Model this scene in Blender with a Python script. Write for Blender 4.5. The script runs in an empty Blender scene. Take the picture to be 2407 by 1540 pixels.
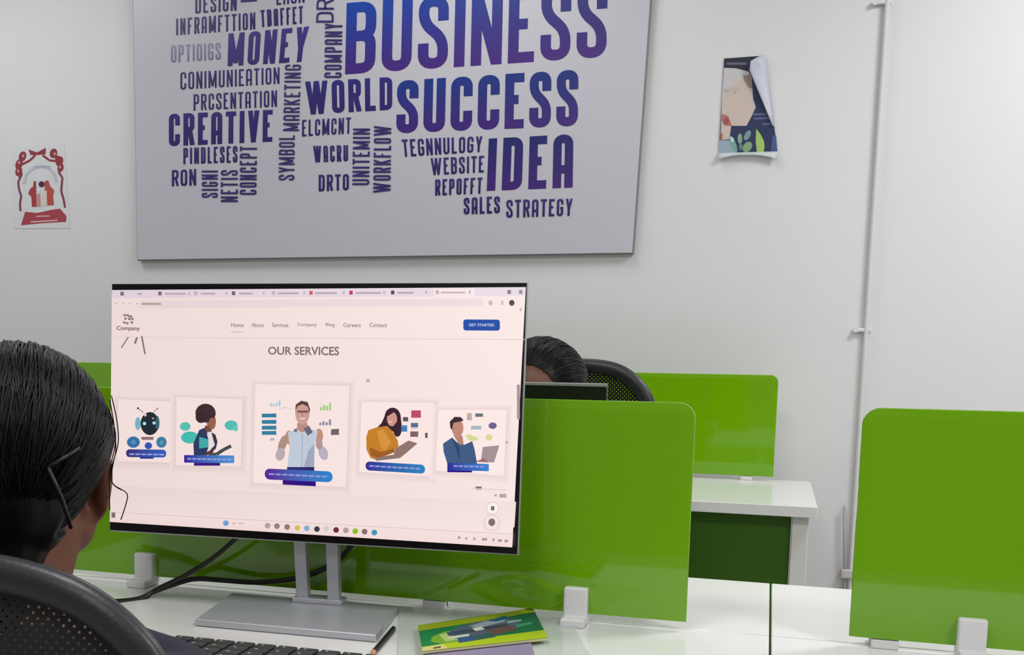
import bpy, bmesh, math, random
from mathutils import Vector, Matrix, Quaternion
random.seed(7)
C = bpy.context.scene
COL = C.collection
V = Vector
W, H = 2407.0, 1540.0

# ------------------------------------------------------------------ camera
F, PX, PY = 2614.4, 938.9, 1145.4          # focal length and principal point in pixels
YAW, PITCH, ROLL, EYE = -.3199, .1258, -.0121, 1.123

def _rot():
    c, s = math.cos(YAW), math.sin(YAW)
    fw = V((s * math.cos(PITCH), c * math.cos(PITCH), -math.sin(PITCH)))
    rt = V((c, -s, 0)); dn = fw.cross(rt)
    c, s = math.cos(ROLL), math.sin(ROLL)
    return c * rt + s * dn, -s * rt + c * dn, fw
RT, DN, FW = _rot()
cam = bpy.data.cameras.new('camera')
cam.sensor_fit = 'HORIZONTAL'; cam.sensor_width = 36
cam.lens = F / W * 36
cam.shift_x = (W / 2 - PX) / W
cam.shift_y = (PY - H / 2) / W
cam.clip_start = .02
camo = bpy.data.objects.new('camera', cam); COL.objects.link(camo)
m = Matrix.Identity(4)
for i, a in enumerate((RT, -DN, -FW)):
    for k in range(3): m[k][i] = a[k]
m[2][3] = EYE
camo.matrix_world = m
C.camera = camo

# ------------------------------------------------------------------ light
wd = bpy.data.worlds.new('world'); C.world = wd; wd.use_nodes = True
wd.node_tree.nodes['Background'].inputs[0].default_value = (.9, .95, 1, 1)
wd.node_tree.nodes['Background'].inputs[1].default_value = .25
def area(name, loc, sx, sy, power, col=(1, .985, .96), rot=(0, 0, 0)):
    l = bpy.data.lights.new(name, 'AREA'); l.shape = 'RECTANGLE'; l.size = sx; l.size_y = sy
    l.energy = power; l.color = col
    o = bpy.data.objects.new(name, l); COL.objects.link(o); o.location = loc; o.rotation_euler = rot
    return o
WHITE = (1, .995, 1)
area('ceiling_panel_lamp', (-2.9, 2.75, 2.77), .6, .6, 13, WHITE)
area('ceiling_panel_lamp', (-1.0, 3.0, 2.77), .6, .6, 9, WHITE)
area('ceiling_panel_lamp', (1.25, 2.6, 2.77), .6, .6, 34, WHITE)
area('ceiling_panel_lamp', (-.7, .4, 2.77), .6, .6, 19, WHITE)
area('ceiling_panel_lamp', (1.6, .2, 2.77), .6, .6, 33, WHITE)
area('ceiling_panel_lamp', (-.5, -1.8, 2.77), .6, .6, 22, WHITE)
C.view_settings.view_transform = 'Standard'
C.view_settings.look = 'None'
C.view_settings.exposure = 0
C.view_settings.gamma = 1
C.view_settings.use_curve_mapping = False

# ------------------------------------------------------------------ helpers
def ray(x, y): return RT * ((x - PX) / F) + DN * ((y - PY) / F) + FW
def at(x, y, Y): k = ray(x, y); return k * (Y / k.y) + V((0, 0, EYE))
def atz(x, y, z): k = ray(x, y); return k * ((z - EYE) / k.z) + V((0, 0, EYE))
def onplane(x, y, o, n):
    k = ray(x, y); e = V((0, 0, EYE)); return e + k * ((o - e).dot(n) / k.dot(n))

def lin(c):
    def f(v):
        v /= 255.0
        return v / 12.92 if v <= .04045 else ((v + .055) / 1.055) ** 2.4
    return tuple(f(v) for v in c)

def mat(name, rgb, rough=.5, metal=0, spec=.5, noise=.0, scale=30, bump=0, coat=0, linear=False, aniso=None):
    mt = bpy.data.materials.new(name); mt.use_nodes = True
    nt = mt.node_tree; b = nt.nodes['Principled BSDF']
    col = rgb if linear else lin(rgb)
    b.inputs['Base Color'].default_value = (*col, 1)
    b.inputs['Roughness'].default_value = rough; b.inputs['Metallic'].default_value = metal
    b.inputs['Specular IOR Level'].default_value = spec
    b.inputs['Coat Weight'].default_value = coat; b.inputs['Coat Roughness'].default_value = .04
    if noise or bump:
        tc = nt.nodes.new('ShaderNodeTexCoord'); nz = nt.nodes.new('ShaderNodeTexNoise')
        nz.inputs['Scale'].default_value = scale; nz.inputs['Detail'].default_value = 4
        nt.links.new(tc.outputs['Object'], nz.inputs['Vector'])
        if noise:
            mx = nt.nodes.new('ShaderNodeMix'); mx.data_type = 'RGBA'
            mx.inputs['A'].default_value = (*[v * (1 - noise) for v in col], 1)
            mx.inputs['B'].default_value = (*[min(1, v * (1 + noise)) for v in col], 1)
            nt.links.new(nz.outputs['Fac'], mx.inputs['Factor'])
            nt.links.new(mx.outputs['Result'], b.inputs['Base Color'])
        if bump:
            bp = nt.nodes.new('ShaderNodeBump'); bp.inputs['Strength'].default_value = bump
            bp.inputs['Distance'].default_value = .002
            nt.links.new(nz.outputs['Fac'], bp.inputs['Height']); nt.links.new(bp.outputs['Normal'], b.inputs['Normal'])
    return mt

def colmat(name, rough=.5, emit=0, spec=.4):
    mt = bpy.data.materials.new(name); mt.use_nodes = True
    nt = mt.node_tree; b = nt.nodes['Principled BSDF']
    a = nt.nodes.new('ShaderNodeAttribute'); a.attribute_name = 'Col'
    b.inputs['Roughness'].default_value = rough; b.inputs['Specular IOR Level'].default_value = spec
    if emit:
        b.inputs['Base Color'].default_value = (0, 0, 0, 1)
        nt.links.new(a.outputs['Color'], b.inputs['Emission Color']); b.inputs['Emission Strength'].default_value = emit
    else:
        nt.links.new(a.outputs['Color'], b.inputs['Base Color'])
    return mt

def wloc(o):
    p = V((0, 0, 0))
    while o: p += o.location; o = o.parent
    return p

def obj(name, bm, m, parent=None, smooth=False, org=None):
    me = bpy.data.meshes.new(name)
    if isinstance(bm, bpy.types.Mesh): me = bm; me.name = name
    else:
        bmesh.ops.recalc_face_normals(bm.bm, faces=bm.bm.faces[:]) if not bm.get_norecalc else None
        bm.bm.to_mesh(me); bm.bm.free()
    o = bpy.data.objects.new(name, me); COL.objects.link(o)
    if m and not me.materials: me.materials.append(m)
    if parent:
        me.transform(Matrix.Translation(-wloc(parent))); o.parent = parent
    else:
        if org is None:
            xs = [v.co for v in me.vertices]
            org = V((sum(v.x for v in xs) / len(xs), sum(v.y for v in xs) / len(xs), min(v.z for v in xs)))
        me.transform(Matrix.Translation(-V(org))); o.location = org
    if smooth:
        for p in me.polygons: p.use_smooth = True
    return o

def tag(o, label, cat, group=None, kind=None):
    o['label'] = label
    if cat: o['category'] = cat
    if group: o['group'] = group
    if kind: o['kind'] = kind
    return o
def thing(name, loc, label, cat, group=None):
    o = bpy.data.objects.new(name, None); COL.objects.link(o); o.location = loc; o.empty_display_size = .05
    return tag(o, label, cat, group)

class B:
    """mesh builder working in world coordinates"""
    def __init__(s): s.bm = bmesh.new(); s.get_norecalc = False
    def box(s, a, b, bev=0, seg=2, rz=0, piv=None):
        r = bmesh.ops.create_cube(s.bm, size=1)
        vs = r['verts']; a, b = V(a), V(b)
        for v in vs:
            v.co = V((a[i] + (v.co[i] + .5) * (b[i] - a[i]) for i in range(3)))
        if bev:
            es = list({e for v in vs for e in v.link_edges})
            vs = list({v for f in bmesh.ops.bevel(s.bm, geom=es, offset=bev, segments=seg, affect='EDGES', profile=.5)['faces'] for v in f.verts} | {v for v in vs if v.is_valid})
        if rz:
            p = V(piv) if piv else (a + b) / 2
            bmesh.ops.rotate(s.bm, verts=vs, cent=p, matrix=Matrix.Rotation(rz, 3, 'Z'))
        return s
    def prism(s, pts, d, bev=0, seg=2):
        """closed outline extruded by the vector d"""
        vs = [s.bm.verts.new(p) for p in pts]; ws = [s.bm.verts.new(V(p) + V(d)) for p in pts]
        f1 = s.bm.faces.new(vs); f2 = s.bm.faces.new(ws[::-1]); n = len(vs)
        for i in range(n): s.bm.faces.new((vs[i], ws[i], ws[(i + 1) % n], vs[(i + 1) % n]))
        if bev:
            es = list(f1.edges) + list(f2.edges)
            bmesh.ops.bevel(s.bm, geom=es, offset=bev, segments=seg, affect='EDGES', profile=.5)
        return s
    def tube(s, pts, r, n=10, closed=False, flat=None):
        """tube through points; r number, list or (a,b) section with flat = direction of a"""
        pts = [V(p) for p in pts]; N = len(pts); rings = []
        up = None
        for i, p in enumerate(pts):
            t = (pts[(i + 1) % N] - pts[i - 1]) if closed else (pts[min(i + 1, N - 1)] - pts[max(i - 1, 0)])
            t.normalize()
            if flat is not None: x = (V(flat) - t * t.dot(V(flat))).normalized()
            elif up is None:
                x = t.orthogonal().normalized()
            else: x = (up - t * t.dot(up)).normalized()
            up = x; y = t.cross(x)
            rr = r[i] if isinstance(r, list) else r
            ra, rb = rr if isinstance(rr, tuple) else (rr, rr)
            rings.append([s.bm.verts.new(p + x * ra * math.cos(q) + y * rb * math.sin(q)) for q in [2 * math.pi * k / n for k in range(n)]])
        for i in range(N if closed else N - 1):
            A, D = rings[i], rings[(i + 1) % N]
            for k in range(n): s.bm.faces.new((A[k], A[(k + 1) % n], D[(k + 1) % n], D[k]))
        if not closed:
            s.bm.faces.new(rings[0][::-1]); s.bm.faces.new(rings[-1])
        return s
    def ell(s, c, r, rot=None, u=24, v=16):
        q = bmesh.ops.create_uvsphere(s.bm, u_segments=u, v_segments=v, radius=1)['verts']
        for w in q:
            p = V((w.co.x * r[0], w.co.y * r[1], w.co.z * r[2]))
            if rot is not None: p = rot @ p
            w.co = p + V(c)
        return s
    def limb(s, pts, n=14):
        """tapered chain of (point, radius)"""
        pr = []
        for i in range(len(pts) - 1):
            (a, ra), (b, rb) = pts[i], pts[i + 1]
            s.tube([a, V(a).lerp(V(b), .5), b], [ra, (ra + rb) / 2, rb], n)
        for p, r in pts: s.ell(p, (r, r, r), None, n, 10)
        return s

def fuse(b, vox, sm=4, xf=None):
    """one continuous surface out of overlapping closed shapes"""
    me = bpy.data.meshes.new('tmp'); b.bm.to_mesh(me); b.bm.free()
    o = bpy.data.objects.new('tmp', me); COL.objects.link(o)
    r = o.modifiers.new('r', 'REMESH'); r.mode = 'VOXEL'; r.voxel_size = vox
    q = o.modifiers.new('s', 'SMOOTH'); q.iterations = sm; q.factor = .5
    dg = bpy.context.evaluated_depsgraph_get()
    res = bpy.data.meshes.new_from_object(o.evaluated_get(dg))
    bpy.data.objects.remove(o); bpy.data.meshes.remove(me)
    if xf is not None: res.transform(xf)
    return res

def catmull(pts, n=6):
    pts = [V(p) for p in pts]; out = []
    for i in range(len(pts) - 1):
        p0, p1, p2, p3 = pts[max(i - 1, 0)], pts[i], pts[i + 1], pts[min(i + 2, len(pts) - 1)]
        for k in range(n):
            t = k / n
            out.append(.5 * ((2 * p1) + (p2 - p0) * t + (2 * p0 - 5 * p1 + 4 * p2 - p3) * t * t + (3 * p1 - p0 - 3 * p2 + p3) * t ** 3))
    return out + [pts[-1]]

# flat printed / displayed graphics: coloured polygons mapped onto a plane in thin layers
class Flat:
    def __init__(s, f): s.f = f; s.b = B(); s.b.get_norecalc = True; s.cl = s.b.bm.loops.layers.float_color.new('Col'); s.n = 0
    def poly(s, pts, col, lay=None):
        if lay is None: s.n += 1; lay = s.n
        vs = [s.b.bm.verts.new(s.f(p[0], p[1], lay)) for p in pts]
        try: f = s.b.bm.faces.new(vs)
        except ValueError: return
        cs = col if isinstance(col, list) else [col] * len(pts)
        for l, c in zip(f.loops, cs): l[s.cl] = (*lin(c), 1)
    def quad(s, a, b, c, d, col, lay=None): s.poly([a, b, c, d], col, lay)
    def rect(s, x0, y0, x1, y1, col, lay=None): s.poly([(x0, y0), (x1, y0), (x1, y1), (x0, y1)], col, lay)
    def ell(s, x, y, rx, ry, col, rot=0, n=20, lay=None):
        c, q = math.cos(rot), math.sin(rot)
        s.poly([(x + rx * math.cos(t) * c - ry * math.sin(t) * q, y + rx * math.cos(t) * q + ry * math.sin(t) * c) for t in [2 * math.pi * k / n for k in range(n)]], col, lay)
    def pill(s, x0, y0, x1, y1, h, r, c0, c1, n=6, lay=None):
        """rounded bar from (x0,y0) to (x1,y1) (top-left, top-right), height h, left-right colour"""
        pts = []; L = x1 - x0
        for cx, cy, a0 in ((r, r, 180), (L - r, r, 270), (L - r, h - r, 0), (r, h - r, 90)):
            for k in range(n + 1):
                a = math.radians(a0 + 90 * k / n); pts.append((cx + r * math.cos(a), cy + r * math.sin(a)))
        out, cs = [], []
        for x, y in pts:
            t = x / L; out.append((x0 + x, y0 + (y1 - y0) * t + y)); cs.append(tuple(c0[i] + (c1[i] - c0[i]) * t for i in range(3)))
        s.poly(out, cs, lay)
    def line(s, pts, w, col, lay=None):
        if lay is None: s.n += 1; lay = s.n
        for (x0, y0), (x1, y1) in zip(pts, pts[1:]):
            L = math.hypot(x1 - x0, y1 - y0) or 1; nx, ny = -(y1 - y0) / L * w / 2, (x1 - x0) / L * w / 2
            s.poly([(x0 + nx, y0 + ny), (x1 + nx, y1 + ny), (x1 - nx, y1 - ny), (x0 - nx, y0 - ny)], col, lay)
    def text(s, t, TL, TR, BR, BL, col):
        """sans-serif text fitted into a pixel quad"""
        cu = bpy.data.curves.new('t', 'FONT'); cu.body = t; cu.resolution_u = 3; cu.offset = .022
        o = bpy.data.objects.new('t', cu); COL.objects.link(o)
        me = bpy.data.meshes.new_from_object(o.evaluated_get(bpy.context.evaluated_depsgraph_get()))
        bpy.data.objects.remove(o)
        xs = [v.co.x for v in me.vertices]; ys = [v.co.y for v in me.vertices]
        x0, x1, y0, y1 = min(xs), max(xs), min(ys), max(ys); s.n += 1
        mp = []
        for v in me.vertices:
            a, b = (v.co.x - x0) / (x1 - x0), (y1 - v.co.y) / (y1 - y0)
            mp.append(bil(TL, TR, BR, BL, a, b))
        for p in me.polygons: s.poly([mp[i] for i in p.vertices], col, s.n)
        bpy.data.meshes.remove(me); bpy.data.curves.remove(cu)
def bil(TL, TR, BR, BL, a, b):
    return tuple((TL[i] * (1 - a) + TR[i] * a) * (1 - b) + (BL[i] * (1 - a) + BR[i] * a) * b for i in (0, 1))

# condensed block capitals: strokes on a unit box, third value 1 = rounded corner
O_ = [(0, .5, 0), (0, 1, 1), (1, 1, 1), (1, 0, 1), (0, 0, 1), (0, .5, 0)]
GL = {
 'A': (1, [[(0, 0, 0), (0, 1, 1), (1, 1, 1), (1, 0, 0)], [(0, .32, 0), (1, .32, 0)]]),
 'B': (1, [[(0, .53, 0), (0, 1, 0), (1, 1, 1), (1, .53, 1), (0, .53, 0)], [(0, .53, 0), (1, .53, 1), (1, 0, 1), (0, 0, 0), (0, .53, 0)]]),
 'C': (1, [[(1, .66, 0), (1, 1, 1), (0, 1, 1), (0, 0, 1), (1, 0, 1), (1, .34, 0)]]),
 'D': (1, [[(0, .5, 0), (0, 1, 0), (1, 1, 1), (1, 0, 1), (0, 0, 0), (0, .5, 0)]]),
 'E': (.8, [[(1, 1, 0), (0, 1, 0), (0, 0, 0), (1, 0, 0)], [(0, .53, 0), (.9, .53, 0)]]),
 'F': (.8, [[(1, 1, 0), (0, 1, 0), (0, 0, 0)], [(0, .5, 0), (.9, .5, 0)]]),
 'G': (1, [[(1, .7, 0), (1, 1, 1), (0, 1, 1), (0, 0, 1), (1, 0, 1), (1, .46, 0), (.5, .46, 0)]]),
 'H': (1, [[(0, 0, 0), (0, 1, 0)], [(1, 0, 0), (1, 1, 0)], [(0, .5, 0), (1, .5, 0)]]),
 'I': (0, [[(0, 0, 0), (0, 1, 0)]]),
 'K': (1, [[(0, 0, 0), (0, 1, 0)], [(1, 1, 0), (.1, .42, 0)], [(.3, .58, 0), (1, 0, 0)]]),
 'L': (.75, [[(0, 1, 0), (0, 0, 0), (1, 0, 0)]]),
 'M': (1.6, [[(0, 0, 0), (0, 1, 0)], [(1, 0, 0), (1, 1, 0)]], [(0, 1, .5, .08), (1, 1, .5, .08)]),
 'N': (1.05, [[(0, 0, 0), (0, 1, 0)], [(1, 0, 0), (1, 1, 0)]], [(0, 1, 1, 0)]),
 'O': (1, [O_]),
 'P': (1, [[(0, 0, 0), (0, 1, 0), (1, 1, 1), (1, .45, 1), (0, .45, 0)]]),
 'R': (1, [[(0, 0, 0), (0, 1, 0), (1, 1, 1), (1, .5, 1), (0, .5, 0)], [(.6, .5, 0), (1, 0, 0)]]),
 'S': (1, [[(1, .68, 0), (1, 1, 1), (0, 1, 1), (0, .66, 1), (1, .38, 1), (1, 0, 1), (0, 0, 1), (0, .33, 0)]]),
 'T': (.9, [[(0, 1, 0), (1, 1, 0)], [(.5, 1, 0), (.5, 0, 0)]]),
 'U': (1, [[(0, 1, 0), (0, 0, 1), (1, 0, 1), (1, 1, 0)]]),
 'V': (1.05, [], [(0, 1, .5, 0), (1, 1, .5, 0)]),
 'W': (2.3, [], [(0, 1, .27, 0), (.5, 1, .27, 0), (.5, 1, .73, 0), (1, 1, .73, 0)]),
 'Y': (1.05, [[(.5, .45, 0), (.5, 0, 0)]], [(0, 1, .5, .38), (1, 1, .5, .38)]),
}
def roundpath(p, r):
    out = []
    for i, (q, k) in enumerate(p):
        if not k or i in (0, len(p) - 1): out.append(q); continue
        a, b = p[i - 1][0], p[i + 1][0]
        da, db = math.dist(a, q), math.dist(b, q)
        rr = min(r, da * .5, db * .5)
        A = [q[j] + (a[j] - q[j]) * rr / da for j in (0, 1)]; Bq = [q[j] + (b[j] - q[j]) * rr / db for j in (0, 1)]
        for s in range(7):
            t = s / 6; out.append(tuple((1 - t) ** 2 * A[j] + 2 * t * (1 - t) * q[j] + t * t * Bq[j] for j in (0, 1)))
    return out
def strip(p, t, ext0, ext1):
    """quads of a mitred stroke"""
    p = [p[0]] + [b for a, b in zip(p, p[1:]) if math.dist(a, b) > 1e-5]
    def d(a, b): L = math.dist(a, b); return ((b[0] - a[0]) / L, (b[1] - a[1]) / L)
    n = len(p); l, r = [], []
    for i in range(n):
        d0 = d(p[i - 1], p[i]) if i else d(p[0], p[1]); d1 = d(p[i], p[i + 1]) if i < n - 1 else d0
        n0 = (-d0[1], d0[0]); n1 = (-d1[1], d1[0]); mx, my = n0[0] + n1[0], n0[1] + n1[1]
        L = math.hypot(mx, my) or 1; mx, my = mx / L, my / L
        k = t / 2 / max(.45, mx * n0[0] + my * n0[1])
        q = p[i]
        if i == 0: q = (q[0] - d0[0] * ext0, q[1] - d0[1] * ext0)
        if i == n - 1: q = (q[0] + d0[0] * ext1, q[1] + d0[1] * ext1)
        l.append((q[0] + mx * k, q[1] + my * k)); r.append((q[0] - mx * k, q[1] - my * k))
    return [(l[i], l[i + 1], r[i + 1], r[i]) for i in range(n - 1)]
def word(fl, txt, TL, TR, BR, BL, top, bot, t=.17, gap=.13, left=None):
    """one word of block capitals in a pixel quad; ink runs from top to bottom colour"""
    hgt = (math.dist(TL, BL) + math.dist(TR, BR)) / 2; wid = (math.dist(TL, TR) + math.dist(BL, BR)) / 2
    asp = wid / hgt; n = len(txt)
    un = sum(GL[c][0] for c in txt)
    free = asp - n * t - (n - 1) * gap
    if free < un * .12: t = t * .8; gap = gap * .6; free = asp - n * t - (n - 1) * gap
    k = max(free / un, .04)
    x = 0; fl.n += 4; lay = fl.n
    for c in txt:
        w = GL[c][0] * k
        for si, st in enumerate(GL[c][1]):
            P = [((x + t / 2 + a * w, t / 2 + b * (1 - t)), q) for a, b, q in st]
            rp = roundpath(P, w * .55 if w else .1)
            def ext(i):
                a, b, _ = st[i]
                return t / 2 if (b in (0, 1) or (a == 1 and c in 'EFL')) and c not in 'OD' else 0
            for qi, qd in enumerate(strip(rp, t, ext(0), ext(-1))):
                pts = [bil(TL, TR, BR, BL, min(1.02, max(-.02, a / asp)), 1 - min(1, max(0, b))) for a, b in qd]
                cs = []
                for a, b in qd:
                    tp = top
                    if left: tp = tuple(left[i] + (top[i] - left[i]) * min(1, max(0, a / asp)) for i in range(3))
                    cs.append(tuple(bot[i] + (tp[i] - bot[i]) * min(1, max(0, b)) for i in range(3)))
                fl.poly(pts, cs, lay + .9 * si + .12 * (qi % 7))
        for li, (xa, ya, xb, yb) in enumerate(GL[c][2] if len(GL[c]) > 2 else []):     # slanting legs
            qd = [(x + xa * w, ya), (x + xa * w + t, ya), (x + xb * w + t * .96, yb), (x + xb * w, yb)]
            pts = [bil(TL, TR, BR, BL, a / asp, 1 - b) for a, b in qd]
            cs = []
            for a, b in qd:
                tp = tuple(left[i] + (top[i] - left[i]) * min(1, max(0, a / asp)) for i in range(3)) if left else top
                cs.append(tuple(bot[i] + (tp[i] - bot[i]) * b for i in range(3)))
            fl.poly(pts, cs, lay + 2.1 + .25 * li)
        x += w + t + gap

# ------------------------------------------------------------------ materials
M = {}
M['wall'] = mat('wall_paint', (228, 227, 229), .55, noise=.015, scale=6, bump=.03)
M['ceil'] = mat('ceiling_paint', (238, 238, 236), .8)
M['pipe'] = mat('pipe_paint', (220, 219, 220), .5)
M['floor'] = mat('floor_tile', (196, 194, 190), .3, noise=.05, scale=4)
M['desk'] = mat('white_laminate', (232, 232, 230), .16, spec=.45, noise=.01, scale=12)
M['deskedge'] = mat('grey_edge_band', (200, 198, 192), .4)
M['green'] = mat('green_glass', (113, 170, 5), .045, spec=.8, noise=.01, scale=3)
M['darkgreen'] = mat('green_board', (58, 98, 20), .35, spec=.3, noise=.02, scale=5)
M['clip'] = mat('white_plastic', (225, 224, 226), .35)
M['white_metal'] = mat('white_metal', (222, 222, 218), .4)
M['black'] = mat('black_plastic', (22, 22, 24), .4)
M['bezel'] = mat('black_bezel', (20, 17, 20), .25)
M['silver'] = mat('silver_plastic', (176, 178, 182), .32, metal=.6)
M['steel'] = mat('brushed_aluminium', (192, 194, 200), .36, metal=.35, noise=.04, scale=8)
M['board'] = mat('board_laminate', (200, 199, 208), .32, spec=.4)
M['boardedge'] = mat('board_edge_trim', (132, 134, 136), .4, metal=.3)
M['print'] = colmat('printed_ink', .35)
M['paper'] = colmat('printed_paper', .5)
M['screen'] = colmat('screen_glow', .35, emit=1, spec=.15)
M['cable'] = mat('black_cable', (18, 18, 18), .45)

# ------------------------------------------------------------------ the room
YW, ZC = 3.72, 2.8
X0, X1, Y0 = -4.2, 3.6, -3.0
def slab(name, a, b, m):
    o = obj(name, B().box(a, b), m); o['kind'] = 'structure'; return o
slab('floor', (X0, Y0, -.08), (X1, YW, 0), M['floor'])
slab('ceiling', (X0, Y0, ZC), (X1, YW, ZC + .08), M['ceil'])
slab('wall_back', (X0, YW, -.08), (X1, YW + .1, ZC + .08), M['wall'])
slab('wall_left', (X0 - .1, Y0, -.08), (X0, YW, ZC + .08), M['wall'])
slab('wall_right', (X1, Y0, -.08), (X1 + .1, YW, ZC + .08), M['wall'])
slab('wall_front', (X0, Y0 - .1, -.08), (X1, Y0, ZC + .08), mat('dark_grey_wall', (104, 102, 100), .6))  # unseen wall, colour darkened so the green glass reflects a dimmer room

# conduit on the wall
c0, c1 = at(2087, -10, YW - .012), at(2003, 1290, YW - .012)
cr = thing('cable_conduit', V((c1.x, YW - .012, .05)), 'thin white cable conduit running up the bare wall right of the curled poster', 'conduit')
d = (c0 - c1) / (c0.z - c1.z)
ptop = c0 + d * (ZC - .01 - c0.z); pbot = c1 + d * (.03 - c1.z)
obj('pipe', B().tube([pbot, c1, c0, ptop], .007, 10), M['pipe'], cr, True)
for py in (4, 776):
    q = at(2083 if py < 100 else 2036, py, YW - .012)
    obj('clip', B().box(q + V((-.03, -.004, -.006)), q + V((.014, .011, .006)), .003).tube([q + V((-.03, -.006, 0)), q + V((-.03, .01, 0))], .008, 10), M['clip'], cr)
q = at(1986, 1347, YW - .02); q2 = at(1985, 1190, YW - .02)
cj = thing('wall_conduit_stub', V((q.x, YW - .015, .02)), 'short grey pipe stub with a joint low on the wall behind the white desks', 'conduit')
obj('pipe', B().tube([V((q.x, q.y, .03)), q, q2], .005, 10), mat('grey_pipe', (160, 160, 160), .5), cj, True)
obj('joint', B().box(q + V((-.012, -.012, -.016)), q + V((.03, .018, .012)), .004), M['deskedge'], cj)

# ------------------------------------------------------------------ word cloud board
YB = YW - .025
bl, br_ = at(322, 613, YB), at(1489, 597, YB)
tr_ = at(1531, 0, YB); k = (tr_ - br_) / (tr_.z - br_.z)
ztop = 2.52
tl = V((bl.x, YB, ztop)); tr = br_ + k * (ztop - br_.z)
def inset(e): return [bl + V((e, 0, e)), br_ + V((-e, 0, e)), tr + V((-e, 0, -e)), tl + V((e, 0, -e))]
bd = thing('word_cloud_board', V(((bl.x + br_.x) / 2, YB, bl.z)), 'large pale wall board printed with a blue and purple business word cloud', 'board')
obj('backing', B().prism(inset(0), (0, .022, 0), .003), M['boardedge'], bd)
obj('face', B().prism([p + V((0, -.002, 0)) for p in inset(.004)], (0, .004, 0)), M['board'], bd)
fl = Flat(lambda x, y, l: at(x, y, YB - .0025 - .000012 * l))
N1, N2, PU = (38, 32, 100), (62, 52, 120), (66, 44, 124)
def wd_(txt, TL, TR, BR, BL, top=N2, bot=N1, **k): word(fl, txt, TL, TR, BR, BL, top, bot, **k)
def vert(txt, x0, x1, y0, y1, lean=0, **k): word(fl, txt, (x0, y1), (x0 + lean, y0), (x1 + lean, y0), (x1, y1), N2, (56, 48, 108), **k)
wd_('BUSINESS', (815, 7), (1429, -41), (1425, 134), (811, 175), (34, 44, 112), (74, 40, 128), t=.145, gap=.085, left=(24, 74, 176))
wd_('SUCCESS', (934, 190), (1360, 163), (1358, 296), (931, 314), (26, 50, 124), (70, 38, 124), t=.165, gap=.10, left=(28, 60, 142))
wd_('IDEA', (1149, 326), (1348, 315), (1346, 441), (1144, 449), (34, 40, 110), (70, 38, 122), t=0.16, gap=.12)
wd_('WORLD', (717, 192), (922, 181), (922, 258), (720, 270), (50, 48, 128), (54, 36, 108), t=0.158, gap=.12)
wd_('MONEY', (537, 79), (727, 62), (717, 145), (535, 156), (70, 60, 140), (58, 40, 118), t=0.145, gap=.12)
wd_('CREATIVE', (397, 268), (641, 258), (640, 333), (397, 344), (56, 46, 124), (48, 36, 108), t=0.148, gap=.11)
wd_('DESIGN', (459, -8), (557, -16), (556, 25), (459, 32), t=0.12)
fl.poly([(566, -12), (604, -15), (604, 3), (566, 6)], N2)
wd_('LAUN', (650, -24), (716, -30), (716, 6), (650, 12), t=0.12)
wd_('INFRAMFTTION', (414, 44), (600, 29), (600, 69), (414, 83), t=0.115)
wd_('TBAFFET', (612, 24), (712, 14), (712, 55), (614, 64), t=0.12)
wd_('OPTIOIGS', (402, 107), (518, 100), (519, 140), (402, 147), (150, 146, 178), (120, 114, 152), t=0.1)
wd_('CONIMUNIEATION', (424, 170), (657, 158), (657, 197), (424, 211), t=0.105)
wd_('PRCSENTATION', (455, 222), (651, 212), (651, 251), (455, 260), t=0.11)
wd_('PINDLESES', (431, 348), (558, 343), (558, 382), (431, 386), t=0.12)
wd_('RON', (404, 400), (461, 397), (461, 436), (404, 438), t=0.135)
wd_('ELCMCNT', (710, 282), (825, 276), (824, 314), (710, 321), t=0.115)
wd_('WACRU', (736, 343), (818, 341), (818, 379), (738, 382), t=0.125)
wd_('DRTO', (749, 411), (820, 409), (820, 447), (749, 450), t=0.14)
wd_('TEGNNULOGY', (944, 328), (1134, 320), (1132, 357), (948, 369), t=0.13)
wd_('WEBSITE', (1012, 372), (1138, 366), (1137, 405), (1014, 412), t=0.125)
wd_('REPOFFT', (1023, 422), (1134, 417), (1132, 455), (1023, 460), t=0.135)
wd_('SALES', (1090, 465), (1175, 461), (1175, 501), (1090, 504), t=0.14)
wd_('STRATEGY', (1190, 470), (1346, 467), (1344, 507), (1190, 512), t=0.13)
vert('SIGNI', 474, 512, 401, 465, t=.115)
vert('NETIS', 519, 559, 400, 475, t=.115)
vert('CONCEPT', 563, 603, 344, 458, 1, t=.115)
vert('MARKETING', 665, 703, 152, 308, 5, t=.115)
vert('SYMBOL', 655, 692, 318, 424, 1, t=.115)
vert('UNITEMIN', 828, 868, 302, 435, 2, t=.115)
vert('WORKFLOW', 877, 918, 296, 453, 2, t=.115)
vert('COMPANY', 762, 803, 55, 183, 2, t=.115)
vert('DRIVE', 743, 784, -70, 53, 3, t=.115)
obj('lettering', fl.b, M['print'], bd)

# ------------------------------------------------------------------ posters
def cropmap(ox, oy, s): return lambda x, y: (ox + x * s, oy + y * s)
g = cropmap(0, 320, .2078)
YP = YW - .0015
def pmap(x, y, l): X, Y = g(x, y); return at(X, Y, YP - .00003 * l)
ps = B()
pq = [at(*g(*p), YP) for p in ((160, 1045), (795, 1045), (725, 95), (150, 130))]
pp = obj('invitation_poster', B().prism(pq, (0, .001, 0)), mat('thin_paper', (222, 225, 227), .6), None)
tag(pp, 'small pale poster with a red ornamental arch, left of the word board', 'poster')
fl = Flat(pmap)
R1, R2, R3 = (150, 58, 70), (172, 70, 84), (168, 66, 66)
fl.poly([(235, 1010), (285, 855), (420, 870), (600, 830), (680, 820), (752, 905), (748, 972), (500, 985)], R2)
fl.line([(345, 972), (650, 952)], 14, (226, 190, 196)); fl.line([(410, 908), (560, 904)], 14, (222, 176, 184))
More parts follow.
